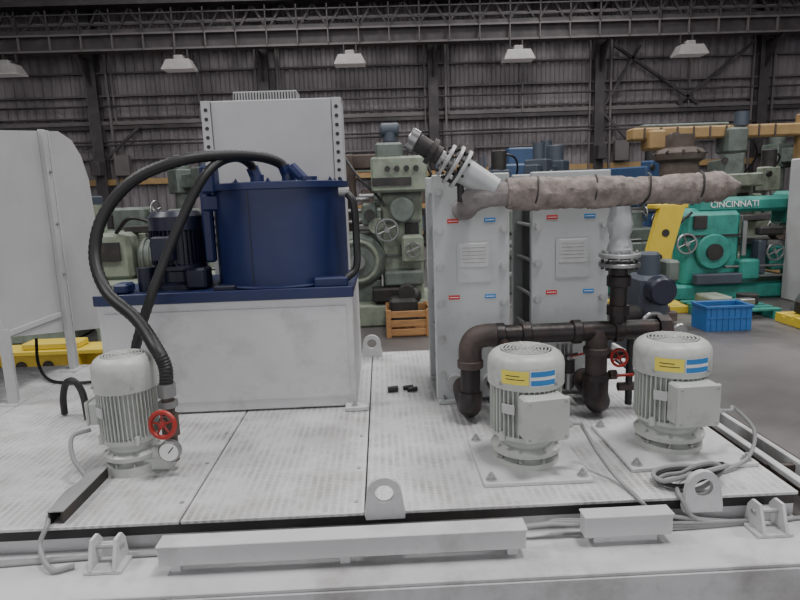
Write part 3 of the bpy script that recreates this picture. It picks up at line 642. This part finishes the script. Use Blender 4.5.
for sy in(-.16,.16): o.box((0,sy,.15),(.52,.015,.3),binb,.004)
for sx in(-.26,.26): o.box((sx,0,.15),(.015,.34,.3),binb,.004)
o.box((0,0,.01),(.52,.32,.02),binb)
for sy in(-.172,.172): o.box((0,sy,.29),(.56,.02,.03),binb,.004);o.box((0,sy,.16),(.5,.01,.015),binb)
for sx in(-.272,.272): o.box((sx,0,.29),(.02,.36,.03),binb,.004)
for i in range(7): o.box((-.21+i*.07,-.17,.15),(.01,.012,.26),binb)
o.box((-.05,0,.2),(.3,.2,.12),darks,.03);o.done()
o=B('green_pallet',(4.5,7.6,0))
for i in range(5): o.box((0,-.35+i*.17,.12),(.9,.1,.03),teal,.004)
for X in(-.4,0,.4): o.box((X,0,.05),(.1,.8,.1),teal,.004)
o.box((-.2,0,.2),(.3,.4,.13),green,.02);o.cyl((.25,0,.14),(.25,0,.26),.13,darks);o.box((.1,-.2,.19),(.2,.12,.1),steel,.01);o.done()
o=B('yellow_pallet',(5.1,6.8,0))
for i in range(4): o.box((0,-.25+i*.16,.1),(.6,.12,.03),yel,.004)
for X in(-.25,.25): o.box((X,0,.045),(.1,.6,.085),yel,.004)
o.box((.05,0,.2),(.4,.4,.16),darks,.02);o.cyl((-.1,-.1,.28),(-.1,-.1,.36),.1,steel);o.done()
o=B('machine_parts_pile',(3.2,7.2,0))
for i in range(16):
    X,Y=random.uniform(-.45,.4),random.uniform(-.35,.35);h=random.uniform(.06,.28)
    if i%2: o.cyl((X,Y,0),(X,Y,h),random.uniform(.05,.11),random.choice([darks,steel,brown]),b=.01)
    else: o.box((X,Y,h/2),(random.uniform(.1,.25),random.uniform(.1,.2),h),random.choice([darks,green2,greyb,brown]),.01,Matrix.Rotation(random.random(),3,'Z'))
o.done()
o=B('dark_blue_gear_pump',(2.5,5.6,0));o.box((0,0,.2),(.5,.6,.4),greyb,.03);o.box((.02,0,.62),(.28,.36,.5),greyb,.04);o.cyl((.02,-.18,.75),(.02,-.34,.75),.13,navyd,b=.02);o.cyl((.02,0,.85),(.02,0,1.08),.1,greyb,b=.02)
o.cyl((-.25,-.1,.5),(-.1,-.1,.5),.09,darks);o.torus((-.05,-.31,.45),(0,1,0),.1,.02,steel);o.cyl((.15,-.3,.4),(.15,-.42,.4),.07,steel,b=.01);o.box((.22,0,.9),(.12,.2,.2),green2,.02)
o.box((-.02,-.32,.2),(.3,.04,.25),darks,.01);o.done()
specs=[('m',2.2,12.4,1.05,greyb,.2),('d',3.9,14.0,1.0,greyb,-.6),('m',.3,13.5,1.05,green2,-.4),('m',6.4,15.5,1.15,mblue,.5),('l',3.0,10.2,1.1,green2,.05),('l',-1.5,15.6,1.5,green2,-.1),('d',-5.2,17,1.1,green2,.8),('m',-8.9,15.5,1.2,green2,.2),('l',-9.5,12.5,1.4,greyb,.1),
('m',8.6,15,1.2,green2,-.3),('d',10.8,14.5,1.05,tan,.9),('m',7.9,13,1.0,green,.3),('l',9.4,9.6,1.1,green2,0),('l',7.5,18.5,1.6,greyb,.1),('d',12.5,18.3,1.2,green2,.3),('m',-12,17,1.4,green2,.3),('m',12,12,1,brown,.5)]
nm={'m':'milling_machine','d':'radial_drill_press','l':'engine_lathe'}
for t,x,y,s,m,r in specs: {'m':mill,'d':drill,'l':lathe_m}[t](nm[t],x,y,s,m,r)
o=B('blue_machine_enclosure',(4.0,17.2,0));o.box((0,0,1.2),(1.6,1.5,2.4),mblue,.05);o.box((-.3,-.76,1.4),(.9,.03,1.2),greyb,.02);o.box((.0,0,2.6),(.9,.8,.5),mblue,.04);o.cyl((.6,-.4,2.4),(.6,-.4,3.0),.15,greyb);o.done()
o=B('storage_rack',(1.0,19.6,0))
for X in(-2.2,-.7,.8,2.3):
    for Y in(-.4,.4): o.box((X,Y,1.4),(.08,.08,2.8),greyb)
for z in(.4,1.3,2.3):
    for Y in(-.4,.4): o.box((0,Y,z),(4.6,.06,.12),tan)
    o.box((0,0,z+.08),(4.5,.8,.03),wood)
    for i in range(8): 
        h=random.uniform(.2,.6);o.box((-2+i*.56,0,z+.1+h/2),(random.uniform(.3,.5),.6,h),random.choice([green2,brown,greyb,tan,darks]),.03)
o.done()
# ------------------------------------------------------------ lights, world, camera
def area(n,loc,size,p,rot=(0,0,0),col=(1,.985,.98)):
    l=bpy.data.lights.new(n,'AREA');l.shape='RECTANGLE';l.size,l.size_y=size;l.energy=p;l.color=col
    ob=bpy.data.objects.new(n,l);ob.location=loc;ob.rotation_euler=rot;bpy.context.collection.objects.link(ob)
for i,(x,y) in enumerate([(-7,2),(2,1),(9,3),(-8,11),(1,10),(9,11),(-3,17),(6,17)]):
    area('ceiling_light_%d'%i,(x,y,10.5),(1.8,1.8),640 if y<8 else 420)
w=bpy.data.worlds.new('w');bpy.context.scene.world=w;w.use_nodes=True
w.node_tree.nodes['Background'].inputs[0].default_value=(.96,.96,1,1);w.node_tree.nodes['Background'].inputs[1].default_value=1.4
cd=bpy.data.cameras.new('camera');cd.sensor_width=36;cd.lens=600*36/800;cd.clip_end=200
co=bpy.data.objects.new('camera',cd);bpy.context.collection.objects.link(co)
co.matrix_world=Matrix.Translation((0,0,1.7))@Matrix.Rotation(math.radians(-1.5),4,'Z')@Matrix.Rotation(math.radians(80),4,'X')@Matrix.Rotation(math.radians(-2),4,'Z')
bpy.context.scene.camera=co
